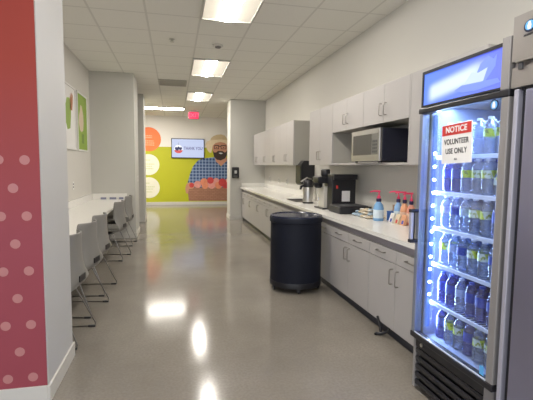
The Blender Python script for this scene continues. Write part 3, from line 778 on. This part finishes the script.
pump_bottle(2.095, 3.88, .054, .200, M['lotion'], 'large pale blue pump bottle with pink pump standing in front', bl, M['pinkpump'], PI*.86)
pump_bottle(2.225, 3.715, .042, .205, M['lotion2'], 'sky blue pump bottle, first of three pink pumps behind', bl, M['pinkpump'], PI*.80)
pump_bottle(2.235, 3.615, .042, .205, M['peach'], 'peach pump bottle, middle of the three pink pumps behind', ol, M['pinkpump'], PI*.9)
pump_bottle(2.245, 3.515, .042, .20, M['coral'], 'coral pump bottle, nearest the cooler handle', ol, M['pinkpump'], PI*1.0)
t = thing('small_carton', 'small blue carton between the pump bottles', 'box', (2.23, 3.86, ZT))
obj('body', MB().box(2.195, 2.275, 3.80, 3.885, ZT, ZT+.085, .003), M['boxblue'], t)
obj('lid', MB().box(2.193, 2.277, 3.798, 3.887, ZT+.0855, ZT+.10, .002), M['boxblue'], t)
t = thing('kraft_box', 'brown card box standing behind the blue carton', 'box', (2.31, 3.87, ZT))
obj('body', MB().box(2.285, 2.345, 3.78, 3.93, ZT, ZT+.155, .003), M['kraft'], t)
obj('flap', MB().box(2.283, 2.347, 3.778, 3.932, ZT+.1555, ZT+.16), M['kraft'], t)
for k, (x, y, m, lab) in enumerate(((2.135, 3.69, M['packB'], 'upright white sachet with dark print leaning before the pump bottles, left'), (2.145, 3.60, M['packA'], 'upright cream sachet leaning before the pump bottles, middle'), (2.155, 3.51, M['peach'], 'upright peach sachet leaning before the pump bottles, nearest the cooler'))):
    t = thing('sachet', lab, 'sachet', (x, y, ZT), 'sachets before the pump bottles')
    obj('pouch', MB().prism([(x-.012, ZT), (x+.018, ZT), (x+.026, ZT+.085), (x+.020, ZT+.10), (x+.014, ZT+.085)], 'y', y-.035, y+.035), m, t)
    obj('print_patch', MB().prism([(x-.0085, ZT+.012), (x-.0100, ZT+.012), (x+.0005, ZT+.045), (x+.002, ZT+.045)], 'y', y-.018, y+.012), M['navy_label'] if k != 1 else M['red'], t)

# ------------------------------------------------------------------ barrel on casters
bx, by, R = 1.382, 4.50, .296
t = thing('wheeled_barrel', 'black round wheeled barrel standing in front of the base cabinets', 'barrel', (bx, by, 0))
obj('body', MB().lathe([(.275, .075), (.292, .085), (R, .12), (R, .60), (R-.002, .785)], (bx, by, 0), 56), M['navyblack'], t, True)
obj('base_ring', MB().lathe([(.27, .055), (.300, .06), (.302, .10), (.2985, .118)], (bx, by, 0), 56), M['black'], t, True)
obj('rim', MB().lathe([(.2985, .785), (.306, .79), (.308, .835), (.303, .845)], (bx, by, 0), 56), M['navyblack'], t, True)
obj('lid', MB().lathe([(.300, .8455), (.300, .862), (.280, .868), (.272, .858), (.05, .862), (.0, .8625)], (bx, by, 0), 56, cap=False), mat('glossy_black_lid', (.02, .024, .05), .22), t, True)
for k, a in enumerate((-1.72, -3.05, -.35, 1.05, 2.2)):
    x, y = bx+.262*math.cos(a), by+.262*math.sin(a)
    c = obj('caster', MB().lathe([(.026, -.012), (.028, -.008), (.028, .008), (.026, .012)], (x, y, .0285), 18, axis='x'), M['black'], t, True)
    obj('fork', MB().box(x-.018, x-.0135, y-.012, y+.012, .02, .054).box(x+.0135, x+.018, y-.012, y+.012, .02, .054).box(x-.018, x+.018, y-.014, y+.014, .048, .0545), M['darkgrey'], c)
t = thing('floor_strap', 'black bent strap lying on the floor against the dark toe kick', 'strap', (1.70, 3.10, 0))
obj('bar', MB().tube([(1.655, 3.045, .010), (1.665, 3.055, .014), (1.70, 3.03, .018), (1.725, 2.99, .045), (1.742, 2.975, .075)], [.012, .013, .012, .011, .012], 8), M['black'], t, True)
obj('upright', MB().tube([(1.700, 3.035, .015), (1.715, 3.07, .05), (1.722, 3.12, .085), (1.724, 3.15, .125)], [.011, .012, .012, .009], 8), M['black'], t, True)

# ------------------------------------------------------------------ glass-door cooler
FX, FY0, FY1 = 1.48, 1.588, 2.262
t = thing('glass_door_cooler', 'glass-door beverage cooler with lit blue header, full of bottles', 'refrigerator', (1.9, 1.925, 0))
XB = 2.28
# cabinet shell, open at the front
f = MB()
f.box(FX+.055, XB, FY1-.035, FY1, .34, 2.0); f.box(FX+.055, XB, FY0, FY0+.035, .34, 2.0)
f.box(XB-.04, XB, FY0+.035, FY1-.035, .34, 2.0); f.box(FX+.055, XB-.04, FY0+.035, FY1-.035, 1.79, 2.0); f.box(FX+.055, XB-.04, FY0+.035, FY1-.035, .30, .36)
obj('cabinet', f, M['silver'], t)
f = MB()
f.box(FX+.06, XB-.041, FY1-.040, FY1-.0355, .361, 1.789); f.box(FX+.06, XB-.041, FY0+.0355, FY0+.040, .361, 1.789)
f.box(XB-.046, XB-.041, FY0+.041, FY1-.041, .361, 1.789); f.box(FX+.06, XB-.047, FY0+.041, FY1-.041, .3605, .365)
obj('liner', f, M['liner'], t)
# lit header
h = obj('header_frame', MB().box(FX+.005, FX+.054, FY0+.002, FY1-.002, 1.788, 1.798).box(FX+.005, FX+.054, FY0+.002, FY1-.002, 1.984, 2.0)
        .box(FX+.005, FX+.054, FY1-.014, FY1-.002, 1.798, 1.984), M['black'], t)
obj('header_post', MB().box(FX, FX+.054, FY0-.002, FY0+.047, 1.782, 2.018, .003), M['silver'], t)
p = obj('header_panel', MB().box(FX+.012, FX+.03, FY0+.047, FY1-.014, 1.798, 1.984), M['header'], t)
def HP(u, v): return (2.245-.61*u, 1.80+.18*v)
def hg(name, pts, m, k): obj(name, MB().prism([HP(*q) for q in pts], 'x', FX+.0118-.0006*k, FX+.0123-.0006*k), m, p)
hg('ice_print', [(.70, .42), (.76, .78), (.84, .92), (.90, .80), (.93, .90), (.92, .60), (.86, .40), (.80, .22)], M['ice'], 1)
hg('ice_print', [(.56, .30), (.66, .62), (.74, .55), (.84, .62), (.80, .30), (.70, .16), (.60, .18)], M['ice2'], 2)
hg('ice_print', [(.45, .22), (.55, .32), (.95, .26), (.98, .14), (.72, .08), (.55, .12)], M['ice'], 3)
# door
DZ0, DZ1 = .357, 1.778
d = obj('door_frame', MB().box(FX, FX+.05, FY0-.009, FY0+.037, DZ0+.024, DZ1-.03, .004), M['silver'], t)
obj('door_stile', MB().box(FX, FX+.05, FY1-.030, FY1+.002, DZ0+.024, DZ1-.03, .004), mat('grey_blue_stile', (.22, .24, .30), .4, .3), t)
obj('door_rail', MB().box(FX-.004, FX+.052, FY0-.010, FY1+.012, DZ1-.029, DZ1+.004, .006), M['black'], t)
obj('door_rail', MB().box(FX-.004, FX+.052, FY0-.010, FY1+.008, DZ0-.012, DZ0+.023, .006), M['black'], t)
obj('glass_edge', MB().box(FX+.001, FX+.006, FY0+.037, FY1-.03, DZ0+.0235, DZ0+.030), mat('pale_glass_edge', (.55, .60, .70), .3), t)
obj('glass', MB().box(FX+.008, FX+.014, FY0+.037, FY1-.030, DZ0+.031, DZ1-.030), M['glass'], t)
hd = obj('handle', MB().box(FX-.052, FX-.030, FY1-.030, FY1-.004, .975, 1.145, .006), M['strip'], t)
obj('handle_mount', MB().box(FX-.054, FX+.0, FY1-.033, FY1-.002, .955, .976, .004).box(FX-.054, FX+.0, FY1-.033, FY1-.002, 1.144, 1.165, .004)
    .box(FX-.030, FX-.024, FY1-.033, FY1-.002, .976, 1.144), M['black'], hd)
lg = obj('round_logo', MB().disc((1.672, 1.722), .026, 'x', FX+.0060, FX+.0075, 28), mat('black_logo', (.015, .02, .05), .4), t)
obj('logo_ring', MB().disc((1.672, 1.722), .021, 'x', FX+.0050, FX+.0059, 24), mat('sky_logo', (.10, .35, .75), .4), lg)
obj('logo_mark', MB().prism([(1.664, 1.708), (1.680, 1.708), (1.682, 1.722), (1.676, 1.737), (1.668, 1.737), (1.663, 1.722)], 'x', FX+.0040, FX+.0049), M['paper'], lg)
ib = obj('info_sticker', MB().box(FX+.0060, FX+.0075, 1.644, 1.672, .395, .440), mat('blue_sticker', (.10, .40, .80), .4), t)
# base with louvred grille
obj('base', MB().box(FX+.075, XB, FY0, FY1, .02, .30), M['darkgrey'], t)
obj('grille_post', MB().box(FX+.02, FX+.075, FY1-.026, FY1, .012, .343, .003), M['silver'], t)
obj('grille_post', MB().box(FX+.02, FX+.075, FY0, FY0+.065, .012, .343, .003), M['silver'], t)
g = obj('grille', MB().box(FX+.055, FX+.074, FY0+.066, FY1-.027, .02, .343), M['black'], t)
for k in range(5):
    z = .028+.052*k
    obj('louvre', MB().prism([(FX+.020, z+.030), (FX+.026, z+.042), (FX+.054, z+.030), (FX+.054, z), (FX+.024, z+.010)], 'y', FY0+.067, FY1-.028), M['black'], g)
obj('top_grille_panel', MB().box(FX+.018, FX+.054, FY0+.067, FY1-.028, .288, .342, .003), M['black'], g)
obj('lock', MB().lathe([(.011, FX+.010), (.011, FX+.018)], (0, 2.168, .318), 16, axis='x'), M['steel'], t)
for x in (FX+.12, XB-.06):
    for y in (FY0+.05, FY1-.05): obj('foot', MB().lathe([(.022, 0), (.022, .02)], (x, y, 0), 12), M['black'], t)
# shelves
SZ = [1.495, 1.278, 1.060, .835, .590]
DECK = .3655
for z in SZ:
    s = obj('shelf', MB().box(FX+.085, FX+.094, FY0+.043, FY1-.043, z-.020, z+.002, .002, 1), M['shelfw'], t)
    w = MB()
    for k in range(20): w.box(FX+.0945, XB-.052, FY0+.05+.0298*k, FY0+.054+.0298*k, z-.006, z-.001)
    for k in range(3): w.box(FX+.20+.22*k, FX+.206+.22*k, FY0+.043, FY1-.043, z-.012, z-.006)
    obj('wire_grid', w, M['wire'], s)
# LED strip along the left jamb, inside the door
lb = obj('light_strip', MB().box(FX+.066, FX+.086, FY1-.058, FY1-.041, .42, 1.74), M['ledbar'], t)
f = 12
for k in range(f):
    z = 1.508-.0798*k
    obj('light_dot', MB().lathe([(.004, -.0615), (.009, -.061), (.009, -.0582)], (FX+.0655+.010, FY1, z), 10, axis='y'), M['led'], lb)

# NOTICE sign taped on the door glass, slightly tilted
t = thing('notice_sign', 'white NOTICE sign with red band taped to the cooler glass', 'sign', (FX+.006, 1.925, 1.555))
W2, H2 = .1195, .1075
o = obj('plate', MB().box(FX+.0035, FX+.0065, 1.925-W2, 1.925+W2, 1.555-H2, 1.555+H2), M['paper'], t)
obj('red_band', MB().box(FX+.0025, FX+.0034, 1.925-W2+.004, 1.925+W2-.004, 1.555+H2-.060, 1.555+H2-.004), M['red'], t)
text('heading_lettering', 'NOTICE', .044, (FX+.0018, 1.925, 1.555+H2-.032), R_NX, M['paper'], t, .0012)
text('message_lettering', 'VOLUNTEER', .041, (FX+.0028, 1.925, 1.565), R_NX, M['ink'], t, .0007, squash=.80)
text('message_lettering', 'USE ONLY', .041, (FX+.0028, 1.925, 1.514), R_NX, M['ink'], t, .0007, squash=.84)
text('small_lettering', 'ALL', .014, (FX+.0028, 1.925, 1.470), R_NX, M['ink'], t, .0003)
t.rotation_euler = (math.radians(-2.2), 0, 0)

# ------------------------------------------------------------------ bottles in the cooler
def bottle_proto(kind):
    bm_, lm_, cm_ = {'C': (M['bottle'], M['white_label'], M['cap']), 'L': (M['bottle'], M['lime'], M['cap']), 'D': (M['bottle'], M['navy_label'], M['cap']),
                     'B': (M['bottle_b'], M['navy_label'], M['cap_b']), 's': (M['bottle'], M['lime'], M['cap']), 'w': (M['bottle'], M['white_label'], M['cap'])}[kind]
    t = thing('water_bottle', 'x', 'bottle', (0, 0, 0))
    if kind in 'sw': h, r = .135, .031
    else: h, r = .192, .0325
    pr = [(r*.80, 0), (r*.97, .006)]
    nr = 5 if kind in 'sw' else 7
    zz = h*.70
    for k in range(nr):
        a = .008+(zz-.008)*k/nr
        pr += [(r, a), (r, a+(zz-.008)/nr*.6), (r*.945, a+(zz-.008)/nr*.8)]
    pr += [(r, zz), (r*.92, h*.78), (r*.62, h*.88), (r*.40, h*.93), (r*.40, h*.955)]
    obj('body', MB().lathe(pr, (0, 0, 0), 14, cap=False), bm_, t, True)
    za, zb = (.46, .68) if kind in 'LDC' else (.42, .70)
    obj('label', MB().lathe([(r*1.02, h*za), (r*1.02, h*zb)], (0, 0, 0), 14, cap=False), lm_, t, True)
    obj('cap', MB().lathe([(r*.44, h*.94), (r*.46, h*.95), (r*.46, h*.995), (r*.40, h)], (0, 0, 0), 12), cm_, t, True)
    return t
DESC = {'C': 'clear bottle with pale blue label', 'L': 'clear bottle with lime label', 'D': 'clear bottle with navy label', 'B': 'dark blue bottle', 's': 'short clear bottle with lime label', 'w': 'short clear bottle with pale label'}
ORD = ['first', 'second', 'third', 'fourth', 'fifth', 'sixth', 'seventh', 'eighth']
SH = ['top shelf', 'second shelf', 'third shelf', 'fourth shelf', 'fifth shelf', 'cooler floor']
ROW = ['front row', 'second row', 'third row']
pat = [('CLDCLLL', 'CCCLDLC', 'CCCDLCC'), ('BBLLLsw', 'CBBLLBL', 'CCBBBBB'), ('CDCLLBL', 'CCBCLLB', 'CDCCBBB'),
       ('LCDLLDL', 'LDCLLDC', 'CDDCDCC'), ('BBCBBBB', 'BBBBBDB', 'BBBBBBB'), ('BLLBLLD', 'BBLBLBC', 'BBBBCBB')]
protoB = {}
for si, rows in enumerate(pat):
    z = (SZ+[DECK])[si]+(.0025 if si < 5 else .0005)
    for ri, row in enumerate(rows):
        for ci, k in enumerate(row):
            x = FX+.140+.090*ri+rnd.uniform(-.004, .004); y = 2.158-.0815*ci+rnd.uniform(-.002, .002)
            lab = '%s, %s from the handle, %s, %s' % (DESC[k], ORD[ci], ROW[ri], SH[si])
            if k not in protoB:
                o = bottle_proto(k); protoB[k] = o
                o.location = (x, y, z); o.rotation_euler = (0, 0, rnd.uniform(0, 6)); o['label'] = lab; o['group'] = 'bottles in the cooler'
            else:
                dup(protoB[k], (x, y, z), rnd.uniform(0, 6), lab, 'bottles in the cooler')

# ------------------------------------------------------------------ stainless reach-in next to it
G0, G1 = .80, 1.575
t = thing('stainless_refrigerator', 'tall stainless reach-in refrigerator cut by the right edge of the photo', 'refrigerator', (1.9, 1.19, 0))
obj('cabinet', MB().box(FX+.06, 2.30, G0, G1-.004, .12, 2.08), M['stainless'], t)
hp = obj('header_panel', MB().prism([(FX, 1.895), (FX, 2.09), (FX+.06, 2.09), (FX+.06, 1.78), (FX+.004, 1.78), (FX+.004, 1.868), (FX+.022, 1.872), (FX+.022, 1.893)], 'y', G0, G1), M['stainless'], t)
obj('slot_lip', MB().box(FX-.010, FX+.004, G0, G1-.03, 1.886, 1.894), M['steel'], t)
obj('slot_bracket', MB().box(FX-.004, FX+.0035, G1-.062, G1-.040, 1.855, 1.884), M['darkgrey'], t)
lg = obj('round_logo', MB().disc((1.487, 2.028), .030, 'x', FX-.003, FX-.0005, 28, .026), mat('black_logo_plate', (.015, .02, .05), .4), t)
obj('logo_ring', MB().disc((1.487, 2.030), .023, 'x', FX-.0042, FX-.0031, 24, .020), mat('sky_logo_plate', (.10, .38, .80), .4), lg)
obj('logo_mark', MB().prism([(1.479, 2.014), (1.495, 2.014), (1.497, 2.030), (1.491, 2.046), (1.483, 2.046), (1.478, 2.030)], 'x', FX-.0052, FX-.0043), M['paper'], lg)
text('lettering', 'HOSHIZAKI', .012, (FX-.0012, 1.487, 1.993), R_NX, M['ink'], t, .0003, squash=.9)
obj('frame_post', MB().box(FX+.004, FX+.06, 1.533, 1.556, .14, 1.772, .003), M['strip'], t)
obj('gasket', MB().box(FX+.030, FX+.06, 1.497, 1.532, .16, 1.765), M['black'], t)
obj('door_top_gap', MB().box(FX+.02, FX+.06, G0, 1.532, 1.766, 1.7795), M['black'], t)
obj('door', MB().box(FX+.002, FX+.06, G0+.01, 1.495, .16, 1.765, .008, 3), mat('dark_brushed_door', (.42, .43, .60), .38, 1.0, var=.08, scale=3), t)  # lavender reflection is tinted into the door's base colour
obj('kick_plate', MB().box(FX+.05, 2.28, G0+.01, G1-.01, .0, .119), M['black'], t)

# ------------------------------------------------------------------ light
w = bpy.data.worlds.new('ambient_fill'); bpy.context.scene.world = w; w.use_nodes = True
bg = w.node_tree.nodes['Background']; bg.inputs['Color'].default_value = (.88, .93, 1.0, 1); bg.inputs['Strength'].default_value = 1.25  # even ambient fill through the open back, added in place of windows
def lamp(name, loc, size, sy, power, col, rot):
    l = bpy.data.lights.new(name, 'AREA'); l.shape = 'RECTANGLE'; l.size = size; l.size_y = sy; l.energy = power; l.color = col
    o = bpy.data.objects.new(name, l); C.objects.link(o); o.location = loc; o.rotation_euler = rot
    return o
# the cooler's own light strip: shines from the left jamb across the shelves
lamp('cooler_strip_lamp', (FX+.085, FY1-.062, 1.08), .02, 1.30, 8.5, (.46, .62, 1.0), (math.radians(90), 0, math.radians(180+28)))
lamp('cooler_top_fill', (FX+.16, 1.925, 1.785), .10, .55, 3.6, (.50, .66, 1.0), (0, 0, 0))  # unseen fill added over the top shelf to brighten the bottles

# ------------------------------------------------------------------ camera
f_px, yaw, pitch, roll, H = 405.7618, .2242, -.0834, .0103, 1.4216
cy, sy, cp, sp = math.cos(yaw), math.sin(yaw), math.cos(pitch), math.sin(pitch)
F = Vector((sy*cp, cy*cp, sp)); Rv = Vector((cy, -sy, 0)); U = Rv.cross(F)
R2 = math.cos(roll)*Rv+math.sin(roll)*U; U2 = -math.sin(roll)*Rv+math.cos(roll)*U
cam = bpy.data.cameras.new('camera'); co = bpy.data.objects.new('camera', cam); C.objects.link(co)
cam.sensor_width = 36; cam.sensor_fit = 'HORIZONTAL'; cam.lens = f_px/533*36; cam.clip_start = .05; cam.clip_end = 100
co.matrix_world = Matrix(((R2.x, U2.x, -F.x, 0), (R2.y, U2.y, -F.y, 0), (R2.z, U2.z, -F.z, H), (0, 0, 0, 1)))
sc = bpy.context.scene
sc.camera = co
vs = sc.view_settings; vs.view_transform = 'Standard'; vs.look = 'None'; vs.gamma = 1; vs.exposure = 0.75; vs.use_curve_mapping = False
sc.cycles.transparent_max_bounces = 32
sc.cycles.max_bounces = 10; sc.cycles.diffuse_bounces = 5
sc.cycles.sample_clamp_indirect = 6.0
sc.cycles.use_denoising = True
